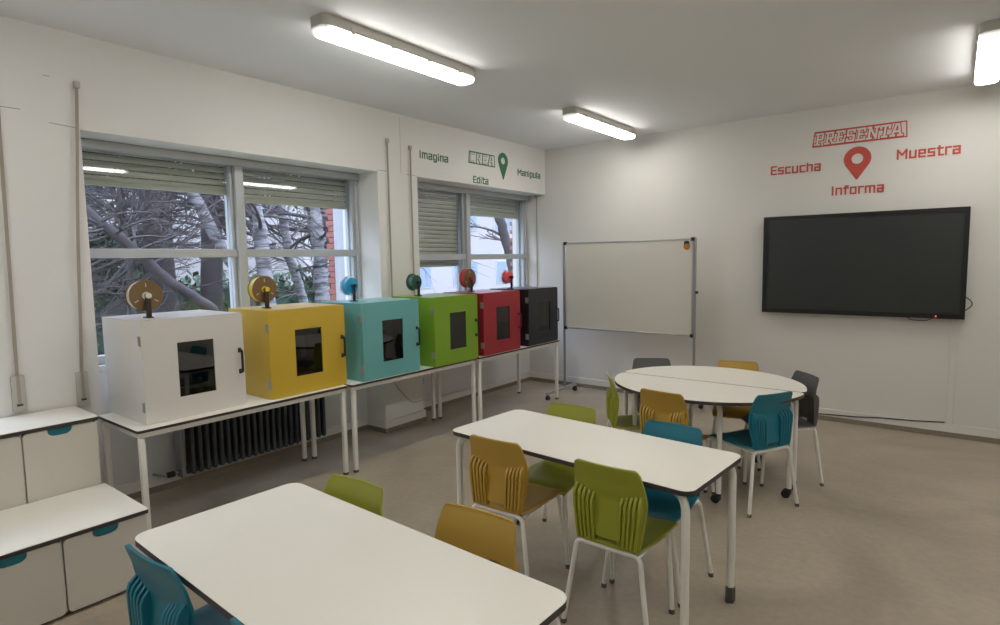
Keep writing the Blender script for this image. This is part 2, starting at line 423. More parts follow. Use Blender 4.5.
# ------------------------------------------------------------------ shutter belts
def belt(y, zt, zb, bulge, label, m=M['belt'], case=True, x=.004, drift=0):
    t_ = thing('shutter_belt', label, 'shutter belt', (x, y, 0))
    pts = []
    for i in range(25):
        s = i/24; z = zt+(zb-zt)*s
        pts.append((.012+bulge*math.sin(PI*s)*.6, drift*s-bulge*math.sin(PI*s)**2*.5, z))
    b = MB()
    for i in range(24):
        (xa, ya, za), (xb, yb, zb_) = pts[i], pts[i+1]; w = .009; h = .0015
        b.add([(xa-h, ya-w, za), (xa-h, ya+w, za), (xa+h, ya+w, za), (xa+h, ya-w, za), (xb-h, yb-w, zb_), (xb-h, yb+w, zb_), (xb+h, yb+w, zb_), (xb+h, yb-w, zb_)],
              [(0, 4, 5, 1), (2, 6, 7, 3), (1, 5, 6, 2), (3, 7, 4, 0)] + ([(0, 1, 2, 3)] if i == 0 else []) + ([(4, 7, 6, 5)] if i == 23 else []))
    b.build('strap', m, t_)
    g = MB().bbox(-.004, .03, -.016, .016, zt-.02, zt+.022, .005, 2); g.build('guide', M['padgrey'] if m is M['belt'] else M['alugrey'], t_)
    if case:
        c = MB().bbox(-.004, .022, drift-.034, drift+.034, zb-.215, zb+.01, .006, 2); c.build('winder_case', M['padgrey'], t_)
        MB().box(.021, .0235, drift-.009, drift+.009, zb-.165, zb+.008).build('strap_end', m, t_)
        MB().box(.0205, .0228, drift-.015, drift+.015, zb-.178, zb-.163).build('winder_slot', M['cord'], t_)
    return t_
belt(-5.462, 2.905, 1.045, .02, 'grey-brown shutter belt beside the left edge of the large window', M['belt'], drift=-.10)
belt(-5.865, 2.97, 1.075, .0, 'straight brown shutter belt at the far left of the window wall', drift=-.03)
belt(-2.853, 2.936, 1.05, 0, 'thin brown shutter belt on the pillar, right of the large window')
belt(-2.543, 2.91, 1.05, 0, 'thin brown shutter belt at the left edge of the far window')
# belt on the end wall in the niche corner
t_ = thing('shutter_belt', 'pale shutter cord in the corner right of the far window', 'shutter belt', (-.135, -.004, 0))
MB().tube([(0, -.008, 2.62), (0, -.008, 1.2)], .006, 8).build('strap', M['belt'], t_)
MB().bbox(-.014, .014, -.03, .004, 2.60, 2.63, .004, 1).build('guide', M['padgrey'], t_)
MB().bbox(-.03, .03, -.022, .004, 1.0, 1.21, .006, 2).build('winder_case', M['padgrey'], t_)

# ------------------------------------------------------------------ radiator under the large window
rd = thing('radiator', 'dark grey column radiator under the large window behind the first bench', 'radiator', (-D, 0, 0))
n_c = 22; ry0, ry1 = -4.86, -3.60; pc = (ry1-ry0)/n_c
for i in range(n_c):
    yc = ry0+pc*(i+.5)
    s = MB()
    s.bbox(.055, .155, yc-.008, yc+.008, .12, .62, .006, 2)
    s.tube(arc_path([(.155, yc, .12), (.165, yc, .14), (.165, yc, .60), (.155, yc, .62)], .01, 3), .017, 8)
    s.lathe([(.0, -.03), (.030, -.029), (.030, .029), (.0, .03)], 'y', (.11, yc, .14), 14)
    s.lathe([(.0, -.03), (.030, -.029), (.030, .029), (.0, .03)], 'y', (.11, yc, .60), 14)
    s.build('radiator_section', M['rad'], rd)
MB().bbox(.045, .17, ry0-.06, ry0-.03, .10, .63, .01, 2).build('end_panel', M['alugrey'], rd)
for z in (.14, .60):
    MB().lathe([(.0, -.06), (.022, -.058), (.022, 0), (.0, 0.002)], 'y', (.11, ry0-.005, z), 14).build('end_plug', M['rad'], rd)
for yy in (ry0+.1, ry1-.1):
    MB().bbox(-.002, .06, yy-.012, yy+.012, .30, .33, .003, 1).build('wall_bracket', M['rad'], rd)
v = MB().tube([(.11, ry0-.05, .14), (.11, ry0-.16, .14), (.02, ry0-.2, .14), (-.0, ry0-.2, .14)], .010, 8); v.build('pipe', M['alugrey'], rd)
MB().bbox(.09, .13, ry0-.15, ry0-.09, .12, .16, .008, 2).build('valve', M['blackpl'], rd)

# ------------------------------------------------------------------ white benches (tables) along the window wall
def bench(xf, y0, y1, label):
    dep = .65; h = .745
    t_ = thing('work_bench', label, 'table', (xf-dep/2, (y0+y1)/2, 0), 0, 'white benches along the window wall')
    L = (y1-y0)/2; d = dep/2
    MB().prism(rrect(-d, d, -L, L, .02), h-.001, h, 'xy').build('tabletop', M['tabletop'], t_)
    MB().prism(rrect(-d-.001, d+.001, -L-.001, L+.001, .02), h-.018, h-.001, 'xy').build('edge_band', M['edge'], t_)
    a = MB(); z0, z1 = h-.054, h-.016
    a.bbox(d-.05, d-.018, -L+.012, L-.012, z0, z1, .003, 1); a.bbox(-d+.018, -d+.05, -L+.012, L-.012, z0, z1, .003, 1)
    a.bbox(-d+.05, d-.05, -L+.012, -L+.044, z0, z1, .003, 1); a.bbox(-d+.05, d-.05, L-.044, L-.012, z0, z1, .003, 1)
    a.build('apron_frame', M['tube'], t_)
    for sx in (-1, 1):
        for sy in (-1, 1):
            cx, cy = sx*(d-.034), sy*(L-.030)
            l = MB().bbox(cx-.018, cx+.018, cy-.018, cy+.018, .02, z0+.002, .008, 3).build('leg', M['tube'], t_)
            MB().bbox(cx-.017, cx+.017, cy-.017, cy+.017, 0, .022, .005, 2).build('foot_cap', M['cap'], l)
    return t_
bench(.658, -5.488, -3.930, 'long white bench under the white and yellow boxes, nearest the drawers')
bench(.682, -3.905, -2.325, 'middle white bench carrying the turquoise and lime green boxes')
bench(.695, -2.300, -.752, 'farthest white bench carrying the red and black boxes')

# ------------------------------------------------------------------ printer boxes
BZ = .745
def printer_box(xf, y0, y1, m, colour, label, handle=M['blackpl'], z0=BZ, dep=.56):
    t_ = thing('printer_enclosure', label, 'box', (xf-dep/2, (y0+y1)/2, z0), 0, 'coloured boxes on the window benches')
    L = (y1-y0)/2; d = dep/2; h = .655; w = .016
    c = MB()
    xe = d-.019
    c.box(-d, xe, -L, -L+w, 0, h); c.box(-d, xe, L-w, L, 0, h)
    c.box(-d, xe, -L+w, L-w, 0, w); c.box(-d, xe, -L+w, L-w, h-w, h); c.box(-d, -d+w, -L+w, L-w, w, h-w)
    c.build('carcass', m, t_)
    py0 = -L+.212; py1 = py0+.237
    dr = MB(); dr.frame(rrect(-L, L, .002, h+.002, [.004, .022, .022, .004]), rrect(py0, py1, .140, .497, .002), d-.018, d, 'yz')
    door = dr.build('door', m, t_, angle=30)
    MB().box(d-.012, d-.008, py0-.0, py1+.0, .140, .497).build('window_pane', M['tinted'], door)
    hy = L-.032
    hd = MB()
    hd.tube(arc_path([(d-.002, hy, .245), (d+.034, hy, .245), (d+.034, hy, .395), (d-.002, hy, .395)], .012, 4), .0085, 10)
    hd.bbox(d-.001, d+.006, hy-.012, hy+.012, .228, .262, .003, 1); hd.bbox(d-.001, d+.006, hy-.012, hy+.012, .378, .412, .003, 1)
    hd.build('handle', handle, door)
    for zc in (.11, .53):
        hg = MB().bbox(d-.046, d-.001, -L-.003, -L+.002, zc-.032, zc+.032, .001, 1)
        hg.tube([(d-.016, -L-.004, zc-.03), (d-.016, -L-.004, zc+.03)], .005, 8)
        for q in (-.018, .018): hg.lathe([(0, -.0045), (.004, -.0045), (.004, 0), (0, 0)], 'y', (d-.034, -L-.001, zc+q), 8)
        hg.build('hinge', M['hinge'], t_)
    return t_
printer_box(.560, -5.398, -4.740, M['bx_white'], 'white', 'white printer cabinet with black handle, nearest of the row', dep=.62)
printer_box(.607, -4.570, -3.902, M['bx_yellow'], 'yellow', 'yellow printer cabinet between the white and turquoise ones')
printer_box(.675, -3.775, -3.130, M['bx_teal'], 'teal', 'turquoise printer cabinet on the middle bench')
printer_box(.705, -2.960, -2.335, M['bx_green'], 'green', 'lime green printer cabinet between the turquoise and red ones')
printer_box(.690, -2.219, -1.579, M['bx_red'], 'red', 'red printer cabinet on the farthest bench', M['handle_red'])
printer_box(.690, -1.412, -.792, M['bx_black'], 'black', 'black printer cabinet at the end of the row, nearest the whiteboard')

# ------------------------------------------------------------------ filament spools on stands
def spool(x, y, big, filament, flange, front, label, knob, bracket):
    zt = BZ+.655; r = .103 if big else .070; zc = zt+(.146 if big else .136)
    t_ = thing('filament_spool', label, 'spool', (x, y, zt), 0, 'filament spools standing on the boxes')
    c = zc-zt; w = .030
    cx = -.055
    rf = r if big else r-.0
    MB().lathe([(.028, -w), (rf-.006 if big else r, -w), (rf-.006 if big else r, w), (.028, w)], 'x', (cx, 0, c), 48).build('filament', filament, t_)
    R2 = r if big else .084
    def disc(xa, xb, R, name, m):
        o = MB()
        n = 64; out = [(R*math.cos(2*PI*k/n), c+R*math.sin(2*PI*k/n)) for k in range(n)]; inn = [(.026*math.cos(2*PI*k/n), c+.026*math.sin(2*PI*k/n)) for k in range(n)]
        o.frame(out, inn, xa, xb, 'yz'); return o.build(name, m, t_)
    disc(cx-w-.003, cx-w, R2, 'rear_flange', flange)
    if front:
        fl = disc(cx+w, cx+w+.003, r, 'front_flange', front)
        fm = MB()
        for k in range(3):
            a = PI/2+k*2*PI/3; u = Vector((0, math.cos(a), math.sin(a))); v = Vector((0, -math.sin(a), math.cos(a)))
            p = [u*(r*.55)-v*.0025, u*(r*.80)-v*.0025, u*(r*.80)+v*.0025, u*(r*.55)+v*.0025]
            o = Vector((cx+w+.003, 0, c))
            fm.add([o+q for q in p]+[o+q+Vector((.0012, 0, 0)) for q in p], [(0, 1, 2, 3), (4, 7, 6, 5), (0, 4, 5, 1), (1, 5, 6, 2), (2, 6, 7, 3), (3, 7, 4, 0)])
        fm.build('slot_mark', M['fil_white'], fl)
    else:
        disc(cx+w, cx+w+.003, r*.62, 'front_flange', filament)
    # stand: foot plate, upright, axle, knob
    s = MB(); s.bbox(-.05, .03, -.019, .019, 0, .008, .002, 1)
    s.bbox(-.006, .006, -.017 if big else -.013, .017 if big else .013, .006, c+.012, .003, 2)
    s.build('stand', bracket, t_)
    MB().tube([(0, 0, c), (cx-w-.01, 0, c)], .011, 14).build('axle', bracket, t_)
    MB().lathe([(0, 0), (.016, .0), (.018, .006), (.018, .016), (.014, .020), (0, .020)], 'x', (.004, 0, c), 24).build('knob', knob, t_)
spool(.34, -5.255, True, M['fil_white'], M['bronze'], M['bronze'], 'bronze-flanged filament spool with cream knob on the white cabinet', M['fil_white'], M['brownplate'])
spool(.34, -4.415, True, M['fil_yellow'], M['bronze'], M['bronze'], 'bronze-flanged yellow filament spool on the yellow cabinet', M['fil_yellow'], M['brownplate'])
spool(.36, -3.600, False, M['fil_blue'], M['clear'], None, 'light blue filament spool with clear rim on the turquoise cabinet', M['blackpl'], M['blackpl'])
spool(.36, -2.815, False, M['fil_green'], M['fil_green'], None, 'dark green filament spool on the lime green cabinet', M['blackpl'], M['blackpl'])
spool(.36, -2.015, True, M['fil_red'], M['fil_red'], M['bronze'], 'red filament spool with bronze front disc on the red cabinet', M['fil_red'], M['brownplate'])
spool(.36, -1.290, False, M['fil_pink'], M['clear'], None, 'coral pink filament spool on the black cabinet', M['blackpl'], M['blackpl'])

# ------------------------------------------------------------------ stepped drawer units
def drawers(x0, x1, y1, zb, zt, cols, label, cw=.372):
    y0 = y1-cols*cw-.01
    t_ = thing('drawer_unit', label, 'drawers', ((x0+x1)/2, (y0+y1)/2, 0), 0)
    cx, cy = (x0+x1)/2, (y0+y1)/2
    d = (x1-x0)/2; L = (y1-y0)/2
    c = MB(); h = zt-.024
    c.box(-d, d-.022, L-.016, L, zb, h); c.box(-d, d-.022, -L, -L+.016, zb, h); c.box(-d, -d+.012, -L+.016, L-.016, zb, h)
    c.box(-d+.012, d-.024, -L+.016, L-.016, zb, zb+.016); c.box(-d+.012, d-.024, -L+.016, L-.016, h-.016, h)
    for k in range(1, cols): c.box(-d+.012, d-.024, L-.005-k*cw-.008, L-.005-k*cw+.008, zb+.016, h-.016)
    c.build('carcass', M['carcase'], t_)
    MB().box(-d+.01, d-.03, -L+.02, L-.02, 0, zb).build('plinth', M['edge'], t_)
    top = MB().prism(rrect(-d, d+.006, -L-.004, L+.004, .012), zt-.004, zt, 'xy').build('top', M['tabletop'], t_)
    MB().prism(rrect(-d, d+.006, -L-.004, L+.004, .012), zt-.024, zt-.004, 'xy').build('edge_band', M['edge'], top)
    for k in range(cols):
        a1 = L-.005-k*cw-.004; a0 = a1-cw+.009
        zt2 = h-.004; zb2 = zb+.004 if zb > .03 else zb
        ym = (a0+a1)/2-.005; hw = .060; hh = .042
        # front panel with rounded corners and a scooped finger cut-out at the top
        pts = []
        r = .022
        for (cxx, czz, ang) in ((a0+r, zb2+r, PI), (a1-r, zb2+r, 1.5*PI), (a1-r, zt2-r, 0)):
            for i in range(6): a = ang+.5*PI*i/5; pts.append((cxx+r*math.cos(a), czz+r*math.sin(a)))
        for i in range(13):
            a = PI*i/12; q = .8
            yy = ym+hw*math.copysign(abs(math.cos(a))**.55, math.cos(a)); pts.append((yy, zt2-hh*math.sin(a)**.8 if 0 < i < 12 else zt2))
        for i in range(6): a = .5*PI+.5*PI*i/5; pts.append((a0+r+r*math.cos(a), zt2-r+r*math.sin(a)))
        dr = MB().prism(pts, d-.020, d, 'yz').build('drawer', M['drawer'], t_)
        MB().box(d-.0235, d-.0195, a0+.002, a1-.002, zb2+.002, zt2-.002).build('inner_lip', M['edge'], dr)
        gp = [(ym+(hw-.001)*math.copysign(abs(math.cos(PI*i/12))**.55, math.cos(PI*i/12)), zt2-(hh-.001)*(math.sin(PI*i/12)**.8 if 0 < i < 12 else 0)) for i in range(13)]
        MB().prism(gp, d-.018, d-.004, 'yz').build('finger_pull', M['handle_teal'], dr)
    return t_
drawers(.012, .455, -5.625, .02, .842, 3, 'tall white drawer cabinet with turquoise pulls against the wall', .366)
drawers(.462, 1.094, -5.622, .02, .424, 3, 'low white drawer cabinet with turquoise pulls in front of the tall one', .386)

# ------------------------------------------------------------------ tables
def leg_with_caster(parent, x, y, inx, iny, h, caster=True, r=.020, style='ball'):
    zt = h-.03
    d = Vector((inx, iny, 0)).normalized()
    top = Vector((x, y, 0))+d*.16
    pts = arc_path([(x, y, .07 if caster else .02), (x, y, zt-.006), (top.x, top.y, zt-.006)], .075, 8)
    l = MB().tube(pts, r, 14).build('leg', M['tube'], parent)
    if caster:
        if style == 'box':
            MB().bbox(x-.021, x+.021, y-.021, y+.021, .0, .085, .010, 3).build('caster', M['cap'], l)
        else:
            c = MB()
            ox, oy = x-.018, y-.004
            for q in (-.014, .014):
                c.lathe([(0, -.010), (.020, -.010), (.030, -.006), (.030, .006), (.020, .010), (0, .010)], 'y', (ox, oy+q, .030), 20)
            c.tube([(x, y, .03), (x, y, .085)], .017, 12); c.bbox(ox-.012, x+.012, y-.01, y+.006, .026, .066, .004, 1)
            c.build('caster', M['blackpl'], l)
    else:
        MB().tube([(x, y, 0), (x, y, .03)], r+.001, 14).build('foot_cap', M['cap'], l)
    return l

def rect_table(cx, cy, L, W, rz, label, styles):
    h = .76
    t_ = thing('classroom_table', label, 'table', (cx, cy, 0), rz, 'white classroom tables')
    MB().prism(rrect(-L/2, L/2, -W/2, W/2, .055, 8), h-.002, h, 'xy').build('tabletop', M['tabletop'], t_)
    MB().prism(rrect(-L/2, L/2, -W/2, W/2, .055, 8), h-.024, h-.002, 'xy').build('edge_band', M['edge'], t_)
    fr = MB(); z = h-.048
    for sy in (-1, 1): fr.bbox(-L/2+.16, L/2-.16, sy*(W/2-.10)-.012, sy*(W/2-.10)+.012, z-.012, h-.026, .003, 1)
    for sx in (-1, 1): fr.bbox(sx*(L/2-.12)-.015, sx*(L/2-.12)+.015, -W/2+.10, W/2-.10, z-.012, h-.026, .003, 1)
    fr.build('under_frame', M['tube'], t_)
    for (sx, sy), st in zip(((-1, -1), (1, -1), (1, 1), (-1, 1)), styles):
        leg_with_caster(t_, sx*(L/2-.04), sy*(W/2-.04), -sx*.9, -sy*.45, h, True, .019, st)
    return t_
rect_table(2.930, -5.768, 1.478, .668, math.radians(-1.6), 'white rectangular table in the foreground, cut by the bottom edge', ('ball', 'ball', 'box', 'ball'))
rect_table(2.982, -4.165, 1.462, .622, math.radians(-3.9), 'white rectangular table in the middle with mustard, green and blue chairs', ('ball', 'ball', 'box', 'ball'))

def half_table(cx, cy, s, legs, label):
    h = .76; t_ = thing('half_round_table', label, 'table', (cx, cy, 0), 0, 'half-round tables joined into one round table')
    a, b = .710, .665
    pts = []
    r0 = .035; n = 48
    th0 = .055
    pts.append((-a*.965, 0)); pts.append((a*.965, 0))
    for i in range(n+1):
        t_a = th0+(PI-2*th0)*i/n; pts.append((a*math.cos(t_a), s*b*math.sin(t_a)))
    if s < 0: pass
    MB().prism(pts, h-.002, h, 'xy').build('tabletop', M['tabletop'], t_)
    MB().prism(pts, h-.024, h-.002, 'xy').build('edge_band', M['edge'], t_)
    fr = MB(); z = h-.060
    fr.bbox(-.56, .56, s*.10-.012, s*.10+.012, z, h-.026, .003, 1); fr.bbox(-.34, .34, s*.42-.012, s*.42+.012, z, h-.026, .003, 1)
    for q in (-1, 1): fr.bbox(q*.36-.012, q*.36+.012, min(s*.10, s*.42), max(s*.10, s*.42), z, h-.026, .003, 1)
    fr.build('under_frame', M['tube'], t_)
    for (x, y) in legs: leg_with_caster(t_, x-cx, y-cy, cx-x, (cy+s*.3)-y, h, True, .018, 'ball')
    return t_
half_table(3.003, -2.298, -1, [(2.365, -2.385), (2.60, -2.715), (3.262, -2.765), (3.640, -2.385)], 'nearer half of the round white table, facing the blue chair')
half_table(3.000, -2.282, 1, [(2.365, -2.205), (2.72, -1.83), (3.285, -1.74), (3.635, -2.205)], 'farther half of the round white table, toward the whiteboard')

# ------------------------------------------------------------------ chairs
def build_chair(kind, m):
    t_ = thing('school_chair', 'x', 'chair')
    def width(z):
        pts = [(.445, .160), (.50, .168), (.60, .180), (.67, .183), (.74, .174), (.81, .161)]
        for (a, wa), (b, wb) in zip(pts, pts[1:]):
            if z <= b: s = (z-a)/(b-a); return wa+(wb-wa)*s
        return pts[-1][1]
    def ypr(z):
        pts = [(.445, -.218), (.51, -.212), (.59, -.200), (.66, -.195), (.74, -.211), (.81, -.236)]
        for (a, wa), (b, wb) in zip(pts, pts[1:]):
            if z <= b:
                s = (z-a)/(b-a); return wa+(wb-wa)*s
        return pts[-1][1]
    zt = .818; r = .024
    def surf(nu, nv, hole=True):
        zs = [.445+(zt-r-.445)*j/(nv-6) for j in range(nv-5)]+[zt-r+r*math.sin(.5*PI*k/5) for k in range(1, 6)]
        rows = []
        for z in zs:
            w = width(z)
            if z > zt-r: w = w-r+math.sqrt(max(0, r*r-(z-(zt-r))**2))
            rows.append([(u, z, w) for u in [-1+2*i/nu for i in range(nu+1)]])
        return rows
    nu = 18; nv = 30; rows = surf(nu, nv); th = .010
    mb = MB(); idx = {}
    for side in (0, 1):
        for j, row in enumerate(rows):
            for i, (u, z, w) in enumerate(row):
                y = ypr(z)+.012*u*u
                x = u*w
                if side: y -= th
                idx[(side, j, i)] = len(mb.v); mb.v.append(Vector((x, y, z)))
    keep = {}
    J = len(rows)-1
    for j in range(J):
        for i in range(nu):
            z = (rows[j][0][1]+rows[j+1][0][1])/2; u = abs((i+.5)/nu*2-1)
            keep[(j, i)] = not (z < .478 and z > .452 and u < .40)
    for (j, i), k in keep.items():
        if not k: continue
        a = [idx[(0, j, i)], idx[(0, j, i+1)], idx[(0, j+1, i+1)], idx[(0, j+1, i)]]
        b = [idx[(1, j, i)], idx[(1, j+1, i)], idx[(1, j+1, i+1)], idx[(1, j, i+1)]]
        mb.f.append(tuple(a)); mb.f.append(tuple(b))
        for (dj, di, p, q) in ((-1, 0, (j, i), (j, i+1)), (1, 0, (j+1, i+1), (j+1, i)), (0, -1, (j+1, i), (j, i)), (0, 1, (j, i+1), (j+1, i+1))):
            if not keep.get((j+dj, i+di), False):
                mb.f.append((idx[(0,)+p], idx[(1,)+p], idx[(1,)+q], idx[(0,)+q]))
    bk = mb.build('backrest', m, t_, angle=50)
    # ribbed grips on the rear of the back, one panel per side
    for sd in (-1, 1):
        rp = MB()
        def block(u0, u1, ztop, ydeep, slant):
            zs = [.450+(ztop-.450)*q/10 for q in range(11)]; o = len(rp.v)
            for z in zs:
                w = width(z)*.985; x0, x1 = sd*u0*w, sd*u1*w; yf = ypr(z)+.012*((u0+u1)/2)**2-.006
                k_ = min(1, (ztop-z)/slant+.12); yr = min(yf-.002, yf+(ydeep-yf)*min(1, k_)+.004*max(0, (.48-z)/.03))
                c = (x1-x0)*.18
                for p in ((x0, yf), (x1, yf), (x1, yr+abs(c)), (x1-c, yr), (x0+c, yr), (x0, yr+abs(c))): rp.v.append(Vector((p[0], p[1], z)))
            for q in range(10):
                for j in range(6): rp.f.append((o+q*6+j, o+q*6+(j+1) % 6, o+(q+1)*6+(j+1) % 6, o+(q+1)*6+j))
            rp.f.append(tuple(o+j for j in range(6))); rp.f.append(tuple(o+60+j for j in range(6)))
        block(.35, .95, .668, -.224, .05)
        for k in range(5):
            uc = .395+.505*k/4; block(uc-.040, uc+.040, .672+.026*k/4, -.236, .035)
        # shallow web joining the ribs
        rp.build('rib_panel', m, bk, angle=35)
    # seat shell
    mb = MB(); nu, nv = 16, 18; th = .012; idx = {}
    for side in (0, 1):
        for j in range(nv+1):
            v = j/nv; y = -.226+.431*v
            w = .152+.032*min(1, v*2.5)-.012*max(0, (v-.85)/.15)**2
            for i in range(nu+1):
                u = -1+2*i/nu
                z = .452+.010*u*u*u*u-.012*math.sin(PI*min(1, v*1.15))*(1-u*u)
                z -= .026*max(0, (v-.82)/.18)**2
                z -= .008*max(0, (abs(u)-.85)/.15)**2
                idx[(side, j, i)] = len(mb.v); mb.v.append(Vector((u*w, y, z-(th if side else 0))))
    for j in range(nv):
        for i in range(nu):
            mb.f.append((idx[(0, j, i)], idx[(0, j, i+1)], idx[(0, j+1, i+1)], idx[(0, j+1, i)]))
            mb.f.append((idx[(1, j, i)], idx[(1, j+1, i)], idx[(1, j+1, i+1)], idx[(1, j, i+1)]))
    for i in range(nu):
        mb.f.append((idx[(0, 0, i)], idx[(1, 0, i)], idx[(1, 0, i+1)], idx[(0, 0, i+1)]))
        mb.f.append((idx[(0, nv, i)], idx[(0, nv, i+1)], idx[(1, nv, i+1)], idx[(1, nv, i)]))
    for j in range(nv):
        mb.f.append((idx[(0, j, 0)], idx[(0, j+1, 0)], idx[(1, j+1, 0)], idx[(1, j, 0)]))
        mb.f.append((idx[(0, j, nu)], idx[(1, j, nu)], idx[(1, j+1, nu)], idx[(0, j+1, nu)]))
    # turned-down skirt along both sides so the seat reads as a shell
    for sd in (-1, 1):
        ys = [-.225+.40*q/10 for q in range(11)]
        for y in ys: pass
        pass
    mb.build('seat', m, t_, angle=50)
    # tube frame
    rr = .0120; zc = .424
    for sx in (-1, 1):
        for (y0, xf_, yt, xt) in ((-.246, .218, -.212, .158), (.205, .190, .165, .150)):
            pts = arc_path([(sx*xf_, y0, .012), (sx*xt, yt, zc), (sx*(xt-.07), yt, zc)], .045, 7)
            lg = MB().tube(pts, rr, 12).build('leg', M['tube'], t_)
            dx, dy = (sx*xf_-sx*xt)/zc, (y0-yt)/zc
            MB().tube([(sx*xf_+dx*.0, y0, 0), (sx*xf_-dx*.02, y0-dy*.02, .022)], rr+.002, 10).build('foot_cap', M['cap'], lg)
    fr = MB()
    MB().tube([(-.10, -.212, zc), (.10, -.212, zc)], rr, 12).build('stretcher', M['tube'], t_); MB().tube([(-.09, .165, zc), (.09, .165, zc)], rr, 12).build('stretcher', M['tube'], t_)
    for sx in (-1, 1):
        MB().tube([(sx*.150, -.212, zc-.004), (sx*.140, .165, zc-.004)], .009, 10).build('side_rail', M['tube'], t_)
    return t_
CM = {'green': M['green'], 'yellow': M['yellow'], 'teal': M['teal'], 'grey': M['grey']}
proto = {}
def chair(kind, bx, by, rz_deg, label, group='plastic school chairs'):
    """bx,by: point under the middle of the top of the back; heading rz (0 = facing +y)"""
    rz = math.radians(rz_deg); fwd = Vector((-math.sin(rz), math.cos(rz)))
    loc = (bx+fwd.x*.236, by+fwd.y*.236, 0)
    if kind not in proto:
        o = build_chair(kind, CM[kind]); o.location = loc; o.rotation_euler = (0, 0, rz); o['label'] = label; o['group'] = group
        proto[kind] = o; return o
    return dup(proto[kind], loc, rz, label, group)
chair('green', 3.318, -4.575, 0, 'lime green chair with ribbed back, front right of the middle table')
chair('yellow', 2.668, -4.560, 2, 'mustard yellow chair with ribbed back, front left of the middle table')
chair('teal', 3.318, -3.765, 178, 'blue chair pushed in at the far side of the middle table')
chair('green', 2.640, -3.720, 184, 'green chair pushed in at the far left of the middle table')
chair('green', 2.540, -5.335, 184, 'green chair whose back shows past the far edge of the foreground table')
chair('yellow', 3.165, -5.268, 184, 'mustard yellow chair at the far side of the foreground table')
chair('teal', 2.520, -6.155, 3, 'blue chair at the lower left corner of the foreground table')
chair('teal', 3.205, -6.160, 0, 'blue chair barely showing at the bottom edge, nearer side of the foreground table')
chair('teal', 3.602, -2.690, 60, 'blue chair turned outward at the right of the round table')
chair('grey', 3.645, -1.845, 130, 'grey chair at the far right of the round table')
chair('yellow', 2.945, -3.050, -7, 'mustard yellow chair in front of the round table, back to the camera')
chair('grey', 2.345, -1.815, 212, 'grey chair behind the round table near the whiteboard')
chair('yellow', 3.040, -1.560, 194, 'mustard yellow chair at the far side of the round table')
chair('green', 2.400, -2.757, -55, 'green chair seen side-on at the left of the round table')

# ------------------------------------------------------------------ rolling whiteboard
wb = thing('whiteboard', 'wheeled whiteboard with grey metal frame beside the coloured boxes', 'whiteboard', (1.440, -.50, 0))
bx0, bx1, bz0, bz1 = -.82, .82, .862, 1.940
MB().box(bx0+.01, bx1-.01, -.010, .010, bz0+.01, bz1-.01).build('board_panel', M['board'], wb)
fr = MB()
fr.bbox(bx0, bx1, -.014, .014, bz0, bz0+.018, .003, 1); fr.bbox(bx0, bx1, -.014, .014, bz1-.018, bz1, .003, 1)
fr.bbox(bx0, bx0+.018, -.014, .014, bz0, bz1, .003, 1); fr.bbox(bx1-.018, bx1, -.014, .014, bz0, bz1, .003, 1)
fr.build('board_frame', M['alu'], wb)
for x in (bx0, bx1):
    for z in (bz0, bz1):
        MB().bbox(x-.012 if x < 0 else x-.03, x+.03 if x < 0 else x+.012, -.018, .018, z-.012 if z < 1 else z-.028, z+.028 if z < 1 else z+.012, .006, 2).build('corner_cap', M['blackpl'], wb)
for sx in (-1, 1):
    px = sx*.835
    p = MB().bbox(px-.012, px+.012, -.014, .014, .10, bz1+.005, .004, 1); p.build('post', M['alugrey'], wb)
    ft = MB().bbox(px-.018, px+.018, -.43, .28, .070, .105, .006, 2).build('foot', M['alu'], wb)
    for yy in (-.40, .25):
        c = MB()
        for q in (-.012, .012): c.lathe([(0, -.008), (.026, -.008), (.030, 0), (.026, .008), (0, .008)], 'x', (px+q, yy, .030), 18)
        c.tube([(px, yy, .03), (px, yy, .075)], .009, 10)
        c.build('caster', M['blackpl'], ft)
MB().lathe([(0, -.004), (.016, -.004), (.016, .020), (.008, .026), (0, .026)], 'x', (.847, 0, 1.35), 16).build('pivot_knob', M['blackpl'], wb)
# pumpkin-shaped felt eraser magnet
mg = thing('pumpkin_magnet', 'small orange pumpkin magnet with navy top, upper right of the whiteboard', 'magnet', (2.185, -.512, 1.858))
pk = MB(); n = 40
for k, (rr_, yy) in enumerate(((0.0, -.022), (.024, -.020), (.036, -.010), (.039, -.002), (.037, .0))):
    for j in range(n):
        a = 2*PI*j/n; g = 1-.06*abs(math.sin(2.5*a)); pk.v.append(Vector((rr_*g*math.cos(a)*.95, yy, rr_*g*math.sin(a)*1.08)))
for k in range(4):
    for j in range(n): pk.f.append((k*n+j, k*n+(j+1) % n, (k+1)*n+(j+1) % n, (k+1)*n+j))
pk.f.append(tuple(4*n+j for j in range(n)))
pk.build('body', M['orange'], mg)
MB().prism([(-.024, .018), (-.012, .028), (.012, .030), (.026, .016), (.026, .048), (.010, .056), (.004, .046), (-.008, .056), (-.022, .046)], -.026, -.002, 'xz').build('hat', M['navy'], mg)

